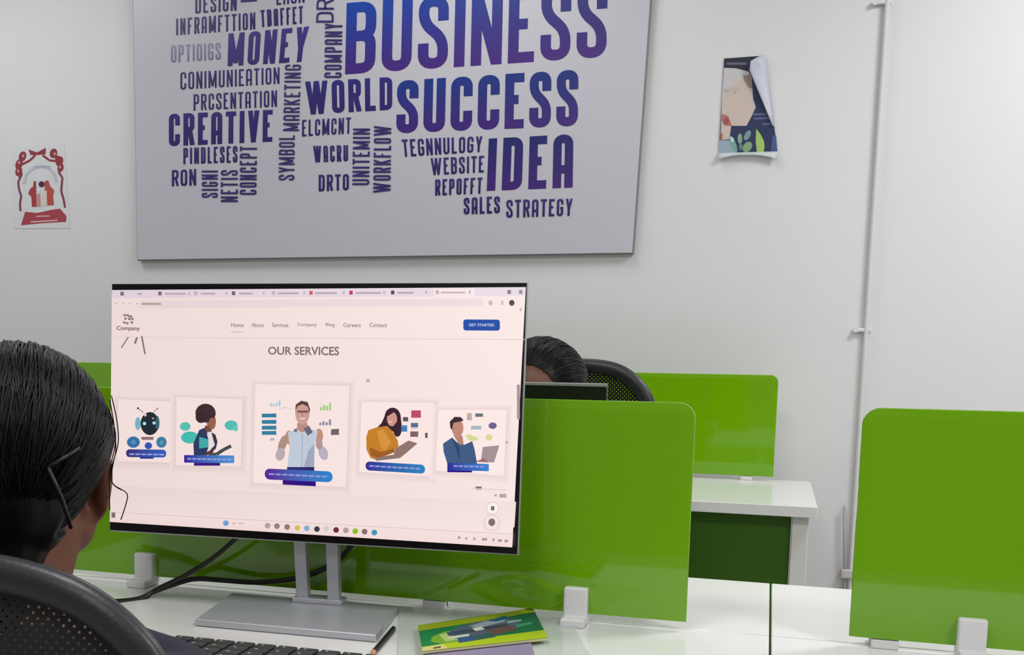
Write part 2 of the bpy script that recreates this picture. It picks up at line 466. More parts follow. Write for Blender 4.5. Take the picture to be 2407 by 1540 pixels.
fl.poly([(320, 150), (420, 185), (518, 132), (518, 205), (420, 215), (345, 215)], R1)
fl.line([(400, 215), (340, 275), (230, 330)], 26, R1); fl.line([(480, 215), (560, 275), (650, 285)], 26, R1)
for x, y, rx, ry in ((255, 230, 42, 58), (215, 320, 40, 62), (212, 400, 38, 55), (232, 440, 22, 40), (605, 195, 42, 55), (672, 285, 42, 58), (685, 360, 34, 50), (650, 250, 30, 30)):
    fl.ell(x, y, rx, ry, R1, .3)
for x, y in ((262, 225), (215, 300), (618, 200), (680, 350), (205, 395)): fl.ell(x, y, 12, 16, (214, 170, 178))
fl.line([(238, 450), (205, 520), (215, 600), (240, 680), (225, 760), (232, 850)], 24, (140, 66, 84))
fl.line([(660, 400), (705, 470), (692, 620), (720, 720), (735, 810)], 24, (140, 66, 84))
fl.line([(270, 540), (300, 430), (380, 360), (470, 340), (560, 360), (620, 440), (640, 520)], 34, (198, 202, 212))
fl.line([(380, 350), (560, 345)], 20, (178, 180, 194))
fl.poly([(360, 800), (355, 690), (318, 650), (345, 590), (375, 570), (380, 510), (408, 510), (412, 800)], R3)
fl.poly([(535, 785), (530, 640), (505, 620), (505, 510), (545, 500), (570, 570), (612, 610), (600, 680), (610, 780)], (188, 84, 76))
fl.poly([(415, 800), (415, 660), (455, 650), (460, 800)], (206, 150, 144)); fl.poly([(470, 795), (480, 620), (530, 615), (528, 790)], (224, 212, 204))
fl.ell(470, 545, 34, 34, (86, 44, 66)); fl.ell(435, 610, 26, 26, (226, 222, 226))
obj('printed_design', fl.b, M['paper'], pp)

g2 = cropmap(1640, 100, .1948)
def pm2(x, y, l): X, Y = g2(x, y); return at(X, Y, YW - .004 - .00003 * l)
po = thing('portrait_poster', at(*g2(600, 1335), YW - .004), 'dark blue portrait poster with a curled white corner, right of the word board', 'poster')
out = [(250, 1335), (965, 1315), (815, 155), (320, 190)]
obj('paper', B().prism([pm2(*p, 0) for p in out], (0, .0015, 0)), mat('white_paper', (214, 218, 226), .55), po)
fl = Flat(pm2)
fl.poly([(320, 192), (815, 157), (962, 1313), (252, 1333)], (44, 54, 92))
fl.poly([(318, 305), (470, 310), (615, 350), (650, 420), (560, 470), (420, 540), (300, 570)], (206, 202, 206))
fl.poly([(300, 560), (420, 520), (560, 430), (650, 410), (668, 680), (700, 780), (655, 880), (590, 1005), (405, 1005), (380, 1170), (275, 1175), (290, 760)], (210, 194, 184))
fl.poly([(545, 400), (640, 380), (662, 560), (610, 540), (560, 460)], (158, 138, 132))
fl.ell(350, 580, 40, 22, (190, 180, 180)); fl.ell(460, 560, 50, 26, (198, 188, 182)); fl.ell(450, 600, 16, 12, (180, 168, 162))
fl.poly([(292, 860), (370, 890), (415, 1010), (320, 1000), (285, 940)], (180, 116, 108)); fl.ell(345, 950, 30, 42, (160, 88, 86), .3)
fl.poly([(268, 1070), (300, 1110), (296, 1170), (262, 1160)], (160, 100, 92))
fl.poly([(320, 195), (735, 168), (590, 250), (615, 350), (470, 312), (318, 303)], (42, 44, 60)); fl.rect(350, 240, 588, 268, (104, 106, 126))
for y, a, b in ((868, 665, 850), (918, 680, 870), (985, 780, 890)): fl.line([(a, y), (b, y - 6)], 24, (96, 106, 140))
fl.poly([(262, 1180), (378, 1180), (400, 1250), (480, 1332), (252, 1333)], (156, 176, 192))
fl.poly([(385, 1120), (430, 1150), (470, 1240), (480, 1320), (430, 1310), (385, 1220)], (120, 170, 162))
fl.ell(415, 1170, 22, 34, (200, 220, 206), -.4); fl.ell(510, 1160, 28, 62, (140, 170, 140)); fl.ell(600, 1120, 34, 66, (126, 156, 160), .5)
fl.ell(600, 1260, 50, 70, (130, 170, 130), .6); fl.ell(520, 1260, 26, 40, (96, 130, 120))
fl.poly([(706, 1040), (760, 1110), (800, 1190), (806, 1260), (795, 1322), (715, 1326), (700, 1200)], (168, 204, 108))
fl.poly([(905, 1120), (945, 1120), (962, 1310), (880, 1312)], (70, 92, 146))
obj('printed_portrait', fl.b, M['paper'], po)
fb = B()   # the corner that has come unstuck and curls forward
def pm3(x, y, dd): X, Y = g2(x, y); return at(X, Y, YW - .006 - dd)
rows = []
for i in range(7):
    t = i / 6
    a = V((735, 168, 0)).lerp(V((590, 250, 0)), min(1, t * 4)) if t < .25 else V((590, 250, 0)).lerp(V((905, 1010, 0)), (t - .25) / .75)
    b = V((815, 155, 0)).lerp(V((918, 1010, 0)), t)
    rows.append([fb.bm.verts.new(pm3(*a.lerp(b, s / 4).xy, .02 * math.sin(math.pi * .5 * (1 - s / 4)) * (1 - t * .8))) for s in range(5)])
for i in range(6):
    for s in range(4): fb.bm.faces.new((rows[i][s], rows[i][s + 1], rows[i + 1][s + 1], rows[i + 1][s]))
fo = obj('curled_corner', fb, mat('paper_underside', (206, 208, 224), .5), po, True)
fo.modifiers.new('t', 'SOLIDIFY').thickness = .0008
fb = B(); rows = []
for i in range(9):
    t = i / 8; x = 250 + 715 * t
    rows.append([fb.bm.verts.new(pm3(x, 1335 - 20 * t, .0)), fb.bm.verts.new(pm3(x - 4 + 8 * t * 0, 1365 - 16 * t, .006)), fb.bm.verts.new(pm3(x - 6, 1352 + 64 * abs(2 * t - 1) ** 2.5, .012))])
for i in range(8):
    for s in range(2): fb.bm.faces.new((rows[i][s], rows[i + 1][s], rows[i + 1][s + 1], rows[i][s + 1]))
obj('curled_hem', fb, mat('paper_hem', (206, 212, 214), .5), po, True).modifiers.new('t', 'SOLIDIFY').thickness = .0008

# ------------------------------------------------------------------ desks
ZD = .735
def desk(x0, x1, y0, y1, label, modesty=None, legs=True, group='white office desks'):
    t = thing('office_desk', V(((x0 + x1) / 2, (y0 + y1) / 2, 0)), label, 'desk', group)
    obj('tabletop', B().box((x0, y0, ZD - .028), (x1, y1, ZD), .0015), M['desk'], t)
    for sx in (x0 + .018, x1 - .058):
        for sy in (y0 + .03, y1 - .07):
            obj('leg', B().box((sx, sy, 0), (sx + .04, sy + .04, ZD - .0285), .002), M['white_metal'], t)
    if modesty is not None:
        obj('modesty_panel', B().box((x0 + .06, modesty, .28), (x1 - .06, modesty + .018, ZD - .029), .001), M['darkgreen'], t)
    return t
YP_ = 1.56
desk(-1.20, .0155, 1.10, 1.575, 'white desk in front, holding the large monitor and green booklet')
desk(.0185, 1.235, 1.10, 1.575, 'white desk in the lower right corner, before the right green divider')
desk(-1.20, .0155, 1.579, 1.942, 'white desk just behind the middle green divider, at the person with bowed head')
desk(.0185, 1.235, 1.579, 1.942, 'white desk strip behind the right green divider, right of the seam')
desk(-1.09, .128, 2.955, 3.545, 'white desk against the back wall with a dark green front panel', 3.0)
desk(-2.31, -1.094, 2.955, 3.545, 'white desk against the back wall, on the left behind the big monitor', 3.0)

def divider(x0, x1, y, label, clips, z0=.749, z1=1.052, r=.022):
    t = thing('desk_divider', V(((x0 + x1) / 2, y, ZD)), label, 'divider', 'green desk dividers')
    def loop(i, dy):            # outline with round top corners, set in by i
        q = [V((x0 + i, y + dy, z0)), V((x1 - i, y + dy, z0))]
        for cx, a0 in ((x1 - r, 0), (x0 + r, 90)):
            for k in range(9):
                a = math.radians(a0 + 90 * k / 8); q.append(V((cx + (r - i) * math.cos(a), y + dy, z1 - r + (r - i) * math.sin(a))))
        return q
    b = B(); lp = [[b.bm.verts.new(p) for p in loop(i, dy)] for i, dy in ((.012, -.0052), (.0012, -.0040), (0, -.003), (0, .003), (.0012, .0040), (.012, .0052))]
    b.bm.faces.new(lp[0]); b.bm.faces.new(lp[-1][::-1])
    for p, q in zip(lp, lp[1:]):
        for k in range(len(p)): b.bm.faces.new((p[k], q[k], q[(k + 1) % len(p)], p[(k + 1) % len(p)]))
    obj('glass_panel', b, M['green'], t)
    for cx, side in clips:
        b = B()
        if side < 0:
            b.box((cx - .017, y - .017, ZD), (cx + .017, y + .0075, .787), .003, 3)
            b.box((cx - .017, y - .042, ZD), (cx + .017, y - .014, ZD + .012), .003, 3)
        else:
            b.box((cx - .017, y - .0045, ZD), (cx + .017, y + .017, z0 - .001), .002, 2)
            b.box((cx - .017, y + .006, ZD), (cx + .017, y + .017, .787), .003, 3)
            b.box((cx - .017, y + .014, ZD), (cx + .017, y + .042, ZD + .012), .003, 3)
        obj('clip', b, M['clip'], t, False)
    return t
divider(-1.19, -.0945, YP_, 'large green divider right behind the big monitor', ((-.945, -1), (-.247, -1), (-.46, 1)))
divider(.1155, 1.21, YP_, 'green divider at the right edge with one white clip in front', ((.2605, -1), (.86, -1), (.16, 1)))
divider(-1.17, .021, 3.5, 'green divider farthest back, along the wall, right end above the dark green desk front', ((-1.0, -1), (-.055, 1), (-.5, 1)))
divider(-2.41, -1.20, 3.5, 'green divider by the back wall, glimpsed between the woman\'s head and the monitor', ((-2.2, -1), (-1.4, -1), (-1.8, 1)))

# ------------------------------------------------------------------ monitors
def build_monitor(O, yaw, tilt, wid, hgt, label, zfoot, base_quad, yneck, page=None):
    u = V((math.cos(yaw), math.sin(yaw), 0)); nh = V((-math.sin(yaw), math.cos(yaw), 0))
    w = V((0, 0, math.cos(tilt))) + nh * math.sin(tilt); n = w.cross(u) * -1
    n = nh * math.cos(tilt) - V((0, 0, math.sin(tilt)))
    P = lambda a, b, c: O + u * a + w * b + n * c        # right, up, back
    t = thing('monitor', V((O.x, yneck, zfoot)), label, 'monitor')
    hw, hh = wid / 2, hgt / 2
    def slab_(a0, a1, b0, b1, c0, c1, bev, seg=2):
        return B().prism([P(a0, b0, c0), P(a1, b0, c0), P(a1, b1, c0), P(a0, b1, c0)], n * (c1 - c0), bev, seg)
    hs = obj('housing', slab_(-hw, hw, -hh, hh, .0025, .014, .002, 3), M['silver'] if page else M['bezel'], t)
    bk = B().prism([P(-hw * .6, -hh * .7, .0135), P(hw * .6, -hh * .7, .0135), P(hw * .6, hh * .45, .0135), P(-hw * .6, hh * .45, .0135)], n * .03, .008, 3)
    obj('rear_cover', bk, M['silver'] if page else M['bezel'], t)
    obj('bezel', slab_(-hw + .001, hw - .001, -hh + .002, hh - .001, 0, .003, .0006, 1), M['bezel'], t)
    if not page:
        obj('edge_strip', slab_(-hw, hw, hh - .004, hh + .0005, .0005, .016, .0005, 1), M['silver'], t)
        obj('screen', slab_(-hw + .008, hw - .008, -hh + .02, hh - .008, -.0004, .0004, 0), M['bezel'], t)
    # stand: two upright bars leaning to a foot plate
    top = P(0, -hh * .35, .030)
    for s in (-1, 1):
        a = top + u * (.026 * s); b = V((O.x, 0, zfoot + .010)) + u * (.024 * s); b.y = yneck + u.y * .024 * s
        dx = u * .009
        q = [a - dx, a + dx, b + dx, b - dx]
        obj('stand_bar', B().prism(q, nh * .016, .0015), M['steel'], t)
    b = V((O.x, yneck, zfoot + .010))
    obj('stand_collar', B().prism([b - u * .038 - nh * .004, b + u * .038 - nh * .004, b + u * .038 + nh * .024, b - u * .038 + nh * .024], (0, 0, .008), .002), M['steel'], t)
    obj('foot_plate', B().prism([V((p[0], p[1], zfoot)) for p in base_quad], (0, 0, .010), .0025, 3), M['steel'], t)
    return t, P, n
MO = V((-.6177, 1.4438, EYE - .0957))
bq = [(-.734, 1.332), (-.477, 1.342), (-.503, 1.524), (-.776, 1.524)]
bq = [tuple(atz(x, y, ZD + .010).xy) for x, y in ((458, 1456), (884, 1494), (935, 1427), (545, 1394))]
mon, MP, MN = build_monitor(MO, .0636, .0581, .612, .3655, 'large monitor on the front desk showing a pale pink services web page', ZD + .0005, bq, 1.487, True)

def smap(x, y, l): return onplane(x, y, MO - MN * (.0006 + .00004 * l), MN)
fl = Flat(smap)
SC = [(263, 682), (1236, 675), (1204, 1287), (258, 1227)]
fl.poly(SC, [(238, 218, 215), (253, 235, 232), (247, 228, 224), (236, 216, 213)])  # viewing-angle brightening towards the right, painted into the corner colours
D1 = (150, 134, 138)
fl.quad((263, 682), (1236, 675), (1235, 696), (263, 701), [(224, 208, 217), (236, 222, 232), (236, 222, 232), (222, 206, 215)])
fl.quad((1020, 679), (1116, 678), (1116, 698), (1020, 699), (250, 234, 234))
for x, c in ((287, (120, 108, 118)), (376, (120, 108, 118)), (460, (190, 176, 186)), (549, (112, 102, 112)), (643, (196, 182, 190)), (731, (214, 96, 112)), (825, (196, 60, 88)), (923, (84, 76, 90)), (1028, (200, 180, 180)), (1197, (140, 126, 138)), (1224, (150, 142, 170))):
    y = 691 - (x - 287) * 4.2 / 937; fl.rect(x - 4, y - 5, x + 4, y + 4, c)
for a, b in ((322, 334), (388, 436), (472, 506), (562, 594), (652, 702), (740, 792), (836, 896), (934, 972), (1036, 1094)):
    y = 691 - (a - 287) * 4.2 / 937; fl.rect(a, y - 2, b, y + 2.5, (184, 170, 180) if a < 1030 else (206, 186, 184))
for x in (444, 532, 620, 715, 808, 903, 1002, 1104):
    y = 691 - (x - 287) * 4.2 / 937; fl.rect(x - 2, y - 4, x + 2, y + 3, (190, 178, 188))
fl.pill(326, 707, 1136, 701.5, 18, 8, (228, 211, 211), (240, 222, 226))
for x in (273, 289, 305, 322): fl.rect(x - 3, 713 - (x - 273) * .004, x + 3, 715, (190, 172, 172))
fl.rect(333, 712, 379, 717, (178, 160, 158))
fl.ell(1153, 712, 5, 6, (204, 188, 192)); fl.rect(1178, 707, 1183, 717, (204, 188, 190)); fl.ell(1203, 712, 6.5, 7, (92, 80, 82)); fl.ell(1224, 728, 3, 4, (206, 190, 190))
fl.line([(263, 793), (1234, 798)], 1.6, (224, 205, 204))
# page logo
for x, y in ((293, 741), (300, 741), (308, 744), (295, 749), (304, 750), (311, 750), (292, 758), (299, 760), (310, 758), (305, 744)): fl.rect(x - 3, y - 2.4, x + 3, y + 2.6, (140, 118, 116))
fl.text('Company', (274, 766), (329, 767), (329, 780), (274, 779), (122, 98, 98))
fl.line([(302, 792), (285, 818)], 3, (140, 120, 118)); fl.line([(322, 793), (317, 808)], 4.5, (128, 108, 108)); fl.line([(333, 790), (341, 833)], 3.5, (128, 108, 108))
for t_, a, b in (('Home', 543, 573), ('About', 591, 620), ('Services', 639, 678), ('Company', 699, 745), ('Blog', 765, 787), ('Careers', 807, 848), ('Contact', 868, 910)):
    fl.text(t_, (a, 759), (b, 759.5), (b, 769.5), (a, 769), (164, 142, 138))
fl.line([(543, 780), (573, 780.5)], 1.6, (196, 176, 174))
fl.pill(1089, 751, 1175, 751.5, 26, 6, (40, 80, 168), (44, 84, 170))
fl.text('GET STARTED', (1102, 760.5), (1162, 761), (1162, 767.5), (1102, 767), (204, 210, 230))
fl.text('OUR SERVICES', (630, 815), (797, 815), (797, 836), (630, 834), (128, 112, 116))
fl.ell(865, 895, 4.5, 5, (196, 180, 180))
# cards with their soft edges
for q in ([(278, 938), (411, 945), (408, 1088), (276, 1084)], [(415, 933), (570, 939), (566, 1097), (413, 1094)], [(600, 903), (821, 907), (813, 1145), (595, 1135)], [(850, 945), (1021, 947), (1016, 1121), (844, 1109)], [(1031, 963), (1191, 963), (1184, 1119), (1024, 1106)]):
    cx, cy = sum(p[0] for p in q) / 4, sum(p[1] for p in q) / 4
    big = [(p[0] + (14 if p[0] > cx else -14), p[1] + (20 if p[1] > cy else -10)) for p in q]
    t_ = (cx - 260) / 950
    bgc = tuple(a + (b - a) * t_ for a, b in zip((237, 217, 214), (250, 231, 228))); sh = tuple(v - 15 for v in bgc); cc = tuple(v + 4 for v in bgc)  # card tones follow the painted viewing-angle brightening of the page
    fl.n += 1; la = fl.n
    for i in range(4): fl.poly([q[i], q[(i + 1) % 4], big[(i + 1) % 4], big[i]], [sh, sh, bgc, bgc], la)
    fl.poly(q, cc)
fl.poly([(262, 1142), (1213, 1180), (1209, 1240), (259, 1212)], [(231, 211, 208), (243, 224, 220), (248, 229, 226), (237, 217, 214)])
g = cropmap(250, 880, .2727)
def p7(pts): return [g(*p) for p in pts]
def e7(x, y, rx, ry, c, r=0): X, Y = g(x, y); fl.ell(X, Y, rx * g_s, ry * g_s, c, r)
def bar(x0, y0, x1, y1, h, r, c0, c1): a, b = g(x0, y0), g(x1, y1); fl.pill(*a, *b, h * g_s, r * g_s, c0, c1)
g_s = .2727
# card 1: helper robot
fl.line(p7([(272, 293), (320, 330)]), 1.6, (120, 104, 108)); fl.line(p7([(440, 295), (405, 330)]), 1.6, (150, 134, 136)); e7(272, 293, 9, 9, (60, 50, 54)); e7(440, 297, 9, 9, (170, 150, 152))
e7(272, 425, 25, 56, (118, 178, 196)); e7(375, 425, 80, 100, (34, 44, 52)); e7(440, 420, 18, 60, (58, 98, 106)); e7(335, 350, 12, 14, (210, 200, 204)); e7(402, 380, 10, 8, (160, 156, 162))
e7(328, 425, 15, 15, (150, 216, 220)); e7(411, 420, 14, 14, (150, 216, 220)); e7(328, 425, 6, 6, (214, 240, 240)); e7(411, 420, 6, 6, (214, 240, 240))
fl.poly(p7([(300, 540), (408, 540), (405, 565), (304, 565)]), (142, 106, 106))
e7(233, 585, 56, 49, (56, 112, 164)); e7(475, 586, 45, 48, (64, 124, 164)); e7(362, 616, 32, 30, (52, 84, 180)); e7(233, 585, 20, 20, (90, 140, 180)); e7(475, 586, 14, 18, (98, 150, 180))
bar(290, 700, 408, 700, 28, 4, (44, 40, 150), (44, 40, 140)); bar(170, 646, 516, 650, 68, 30, (58, 46, 120), (52, 98, 190))
# card 2
e7(720, 545, 76, 52, (70, 186, 176)); e7(830, 592, 60, 42, (62, 170, 168)); e7(680, 450, 46, 38, (90, 190, 178)); e7(1075, 440, 56, 43, (84, 190, 176)); e7(1115, 470, 22, 22, (110, 200, 188))
e7(905, 410, 40, 66, (146, 96, 76)); fl.poly(p7([(850, 440), (905, 450), (910, 510), (845, 520)]), (120, 78, 64)); e7(855, 335, 88, 82, (62, 46, 50)); e7(815, 370, 46, 50, (56, 42, 46)); e7(912, 425, 30, 50, (150, 100, 78))
fl.poly(p7([(870, 500), (935, 490), (950, 560), (930, 660), (880, 660)]), (228, 218, 218)); fl.poly(p7([(800, 480), (850, 460), (880, 560), (878, 640), (850, 700), (755, 700), (750, 600)]), (48, 58, 96))
fl.poly(p7([(905, 500), (940, 520), (958, 580), (945, 640), (900, 680), (880, 670), (935, 610)]), (58, 54, 72)); fl.poly(p7([(800, 540), (880, 560), (875, 630), (800, 640)]), (64, 170, 168))
fl.line(p7([(1075, 618), (1010, 650), (950, 690), (880, 695)]), 8, (70, 76, 74)); fl.line(p7([(850, 690), (920, 660)]), 7, (90, 52, 60))
bar(755, 755, 980, 755, 33, 3, (58, 26, 130), (50, 22, 120)); bar(670, 696, 1102, 700, 66, 8, (58, 34, 150), (76, 146, 214))
# card 3
e7(1575, 545, 34, 60, (196, 142, 120)); e7(1832, 530, 36, 62, (196, 142, 120)); e7(1520, 600, 34, 80, (176, 140, 130), .35); e7(1500, 690, 40, 56, (184, 172, 180), .3); e7(1870, 680, 40, 62, (186, 178, 190), -.3); e7(1835, 600, 30, 50, (180, 150, 148))
fl.poly(p7([(1645, 420), (1732, 420), (1740, 500), (1640, 500)]), (186, 140, 128)); fl.poly(p7([(1565, 500), (1645, 470), (1690, 510), (1735, 465), (1825, 490), (1800, 590), (1792, 812), (1558, 812), (1580, 620)]), (192, 202, 216))
fl.poly(p7([(1700, 470), (1745, 440), (1780, 500), (1735, 530)]), (106, 106, 126)); fl.poly(p7([(1620, 470), (1650, 470), (1640, 500), (1615, 495)]), (118, 112, 130)); fl.line(p7([(1690, 510), (1685, 800)]), 2.5, (166, 178, 196))
fl.poly(p7([(1740, 660), (1790, 600), (1790, 800), (1700, 810)]), (160, 168, 190)); e7(1690, 335, 62, 100, (204, 156, 146)); fl.poly(p7([(1628, 320), (1632, 262), (1680, 228), (1735, 240), (1756, 300), (1750, 340), (1738, 280), (1690, 256), (1646, 276)]), (92, 62, 62)); fl.line(p7([(1645, 322), (1740, 322)]), 5, (122, 82, 82)); fl.line(p7([(1665, 382), (1712, 382)]), 3, (232, 214, 210)); e7(1690, 350, 8, 18, (186, 136, 126))
fl.poly(p7([(1558, 800), (1792, 800), (1792, 836), (1556, 836)]), (44, 40, 110))
bar(1520, 905, 1805, 920, 46, 3, (54, 18, 130), (44, 16, 126)); bar(1365, 812, 1950, 838, 94, 44, (88, 34, 148), (44, 136, 204))
for y in (340, 395, 445, 490): fl.poly(p7([(1340, y), (1465, y - 2), (1465, y + 32), (1340, y + 32)]), (52, 126, 160))
for x, h in ((1412, 30), (1436, 22), (1460, 30), (1484, 50)): fl.poly(p7([(x, 276 - h), (x + 17, 276 - h), (x + 17, 276), (x, 276)]), (176, 202, 214))
for x, h in ((1842, 30), (1868, 46), (1894, 40), (1920, 66)): fl.poly(p7([(x, 312 - h), (x + 18, 312 - h), (x + 18, 312), (x, 312)]), (160, 206, 132))
for x, h in ((1835, 22), (1862, 34), (1890, 26), (1918, 52)): fl.poly(p7([(x, 440 - h), (x + 19, 440 - h), (x + 19, 440), (x, 440)]), (146, 136, 162))
fl.poly(p7([(1938, 474), (2005, 470), (2005, 522), (1935, 524)]), (112, 98, 108)); fl.rect(*g(1412, 550), *g(1450, 572), (190, 178, 188)); fl.line(p7([(1490, 300), (1540, 285), (1600, 300)]), 1.5, (206, 192, 198))
# card 4 and 5
g = cropmap(800, 880, .2857); g_s = .2857
e7(430, 350, 66, 76, (58, 36, 46)); fl.poly(p7([(370, 330), (340, 400), (300, 440), (400, 450), (480, 500), (505, 420), (495, 330)]), (56, 34, 46)); e7(425, 368, 42, 60, (206, 148, 134)); fl.poly(p7([(375, 300), (450, 282), (485, 330), (440, 312), (390, 345)]), (58, 36, 46)); e7(412, 392, 16, 8, (226, 190, 184))
fl.poly(p7([(230, 460), (300, 436), (385, 425), (430, 470), (470, 540), (480, 590), (430, 640), (300, 705), (250, 690), (215, 620), (213, 520)]), (198, 128, 44)); fl.poly(p7([(300, 470), (350, 450), (420, 560), (360, 640), (320, 560)]), (214, 148, 62)); fl.poly(p7([(240, 600), (330, 640), (440, 610), (450, 640), (320, 690), (250, 670)]), (158, 94, 36))
fl.poly(p7([(455, 610), (560, 545), (635, 568), (570, 625), (490, 690), (300, 712), (270, 690), (440, 660)]), (144, 118, 108))
e7(470, 455, 34, 60, (58, 36, 50))
fl.poly(p7([(583, 297), (663, 297), (663, 358), (583, 358)]), (192, 76, 106)); fl.poly(p7([(505, 420), (550, 420), (550, 472), (500, 472)]), (72, 128, 190)); fl.poly(p7([(580, 400), (640, 400), (640, 437), (580, 437)]), (92, 110, 140)); fl.poly(p7([(575, 470), (642, 470), (640, 515), (575, 515)]), (132, 98, 112)); fl.poly(p7([(515, 352), (558, 352), (558, 388), (515, 388)]), (92, 84, 98)); fl.rect(*g(697, 482), *g(718, 524), (98, 92, 88)); fl.rect(*g(580, 440), *g(640, 450), (214, 206, 210))
bar(208, 716, 697, 745, 74, 34, (56, 44, 148), (46, 134, 190))
fl.poly(p7([(845, 570), (920, 520), (960, 560), (1020, 580), (1085, 550), (1105, 620), (1125, 735), (880, 735), (850, 640)]), (66, 92, 132)); fl.poly(p7([(920, 520), (980, 600), (985, 720), (960, 640)]), (50, 70, 108)); fl.poly(p7([(930, 500), (1005, 505), (1015, 580), (975, 575)]), (184, 132, 116)); e7(965, 442, 48, 74, (190, 138, 122)); fl.poly(p7([(905, 440), (900, 390), (940, 350), (990, 352), (1015, 380), (990, 388), (930, 400), (918, 460)]), (64, 46, 52))
fl.poly(p7([(1172, 598), (1308, 585), (1265, 726), (1155, 720)]), (166, 146, 150)); fl.poly(p7([(1110, 720), (1180, 690), (1220, 725)]), (150, 110, 104))
for x, y, rx, ry in ((1090, 528, 46, 20), (1060, 510, 30, 14), (1222, 520, 30, 26)): e7(x, y, rx, ry, (216, 218, 150))
e7(1253, 423, 34, 27, (112, 98, 142)); fl.rect(*g(1042, 320), *g(1082, 378), (194, 170, 166)); fl.rect(*g(1110, 322), *g(1174, 350), (104, 118, 126)); fl.rect(*g(1075, 424), *g(1160, 454), (166, 184, 198))
bar(880, 778, 1084, 780, 28, 3, (44, 30, 140), (40, 24, 130)); bar(880, 728, 1222, 738, 60, 6, (48, 42, 148), (62, 132, 214))
for a, b, y, y2 in ((304, 388, 1068, 1069.5), (440, 546, 1079, 1081), (632, 772, 1115, 1121.5), (868, 990, 1096, 1103), (1066, 1140, 1096, 1098)):
    n_ = 9 if b - a > 90 else 6
    for i in range(n_):
        x = a + (b - a) * i / n_; y_ = y + (y2 - y) * i / n_; fl.rect(x, y_ - 2.2, x + (b - a) / n_ * .8, y_ + 1.6, (150, 156, 220))
# pager, chat buttons, task bar
fl.rect(1118, 1144, 1132, 1151, (120, 104, 108)); fl.line([(1108, 1148), (1190, 1152)], 2, (222, 204, 202)); fl.rect(1162, 1162, 1168, 1167, (190, 172, 172)); fl.rect(1174, 1161, 1190, 1170, (184, 166, 168))
fl.ell(1158, 1195, 15, 15, (226, 208, 208)); fl.ell(1158, 1195, 13, 13, (252, 240, 238)); fl.rect(1154, 1190, 1162, 1200, (120, 110, 112))
fl.ell(1156, 1229, 20, 20, (228, 210, 210)); fl.ell(1156, 1229, 17, 17, (246, 228, 226)); fl.ell(1156, 1228, 8, 9, (128, 112, 116))
fl.pill(1215, 904, 1222, 904, 82, 3, (170, 148, 150), (170, 148, 150)); fl.rect(1189, 1037, 1194, 1043, (190, 174, 174))
fl.poly([(259, 1204), (1206, 1256), (1204, 1287), (258, 1227)], [(238, 218, 215), (247, 226, 224), (245, 222, 220), (236, 214, 211)])
fl.line([(259, 1204), (1206, 1256)], 1.4, (214, 192, 190))
for x, y, c in ((531, 1230, (112, 160, 210)), (629, 1236, (182, 162, 158)), (651, 1237, (150, 126, 124)), (675, 1239, (146, 120, 120)), (699, 1241, (210, 190, 90)), (721, 1242, (130, 176, 204)), (745, 1244, (66, 60, 74)), (767, 1242, (218, 204, 204)), (790, 1246, (104, 46, 64)), (813, 1247, (180, 156, 152)), (835, 1249, (140, 190, 40)), (857, 1250, (128, 110, 110)), (880, 1252, (66, 150, 184))):
    fl.ell(x, y, 7, 7, c, 0, 8)
fl.rect(547, 1228, 553, 1233, (206, 188, 186)); fl.rect(560, 1229, 573, 1232, (206, 188, 186))
for x, y, w_ in ((1079, 1264, 6), (1096, 1266, 4), (1115, 1267, 5), (1139, 1268, 12), (1160, 1269, 5), (1175, 1271, 10), (1190, 1272, 8)): fl.rect(x - w_ / 2, y - 3, x + w_ / 2, y + 3, (176, 154, 152))
fl.rect(262, 1205, 271, 1217, (128, 110, 110))
sc_ = obj('screen', B().prism([smap(x, y, 0) for x, y in SC], MN * .0004), mat('screen_glass', (12, 12, 14), .2), mon)
obj('web_page', fl.b, M['screen'], sc_)

# the other monitor, back turned to us
O2 = V((-.246 - .27, 1.80, 1.068 - .16))
build_monitor(O2, math.pi, .03, .54, .32, 'black monitor seen from behind, in front of the person with bowed head', ZD + .0005, [(-.64, 1.63), (-.40, 1.63), (-.40, 1.80), (-.64, 1.80)], 1.74)

# ------------------------------------------------------------------ cables
def cable(pts, r, label):
    o = obj('power_cable', B().tube(catmull(pts, 8), r, 8), M['cable'], None, True); tag(o, label, 'cable'); return o
zc = ZD + .0052
cable([at(585, 1235, 1.487), at(552, 1268, 1.485), at(500, 1312, 1.482), at(440, 1350, 1.478), at(375, 1382, 1.473), at(325, 1407, 1.462), V((-.93, 1.40, zc)), V((-1.0, 1.36, zc)), V((-1.1, 1.33, zc))], .0036, 'black cable falling straight from behind the big monitor to the desk')
cable([at(845, 1255, 1.50), at(822, 1287, 1.512), at(795, 1316, 1.520), at(745, 1345, 1.524), at(690, 1361, 1.528), at(600, 1369, 1.528), at(520, 1364, 1.52), at(460, 1361, 1.508), at(415, 1372, 1.490), at(360, 1392, 1.472), at(322, 1412, 1.45), V((-.95, 1.385, zc)), V((-1.02, 1.33, zc)), V((-1.12, 1.28, zc))], .0042, 'black cable looping past the monitor stand along the foot of the green divider')

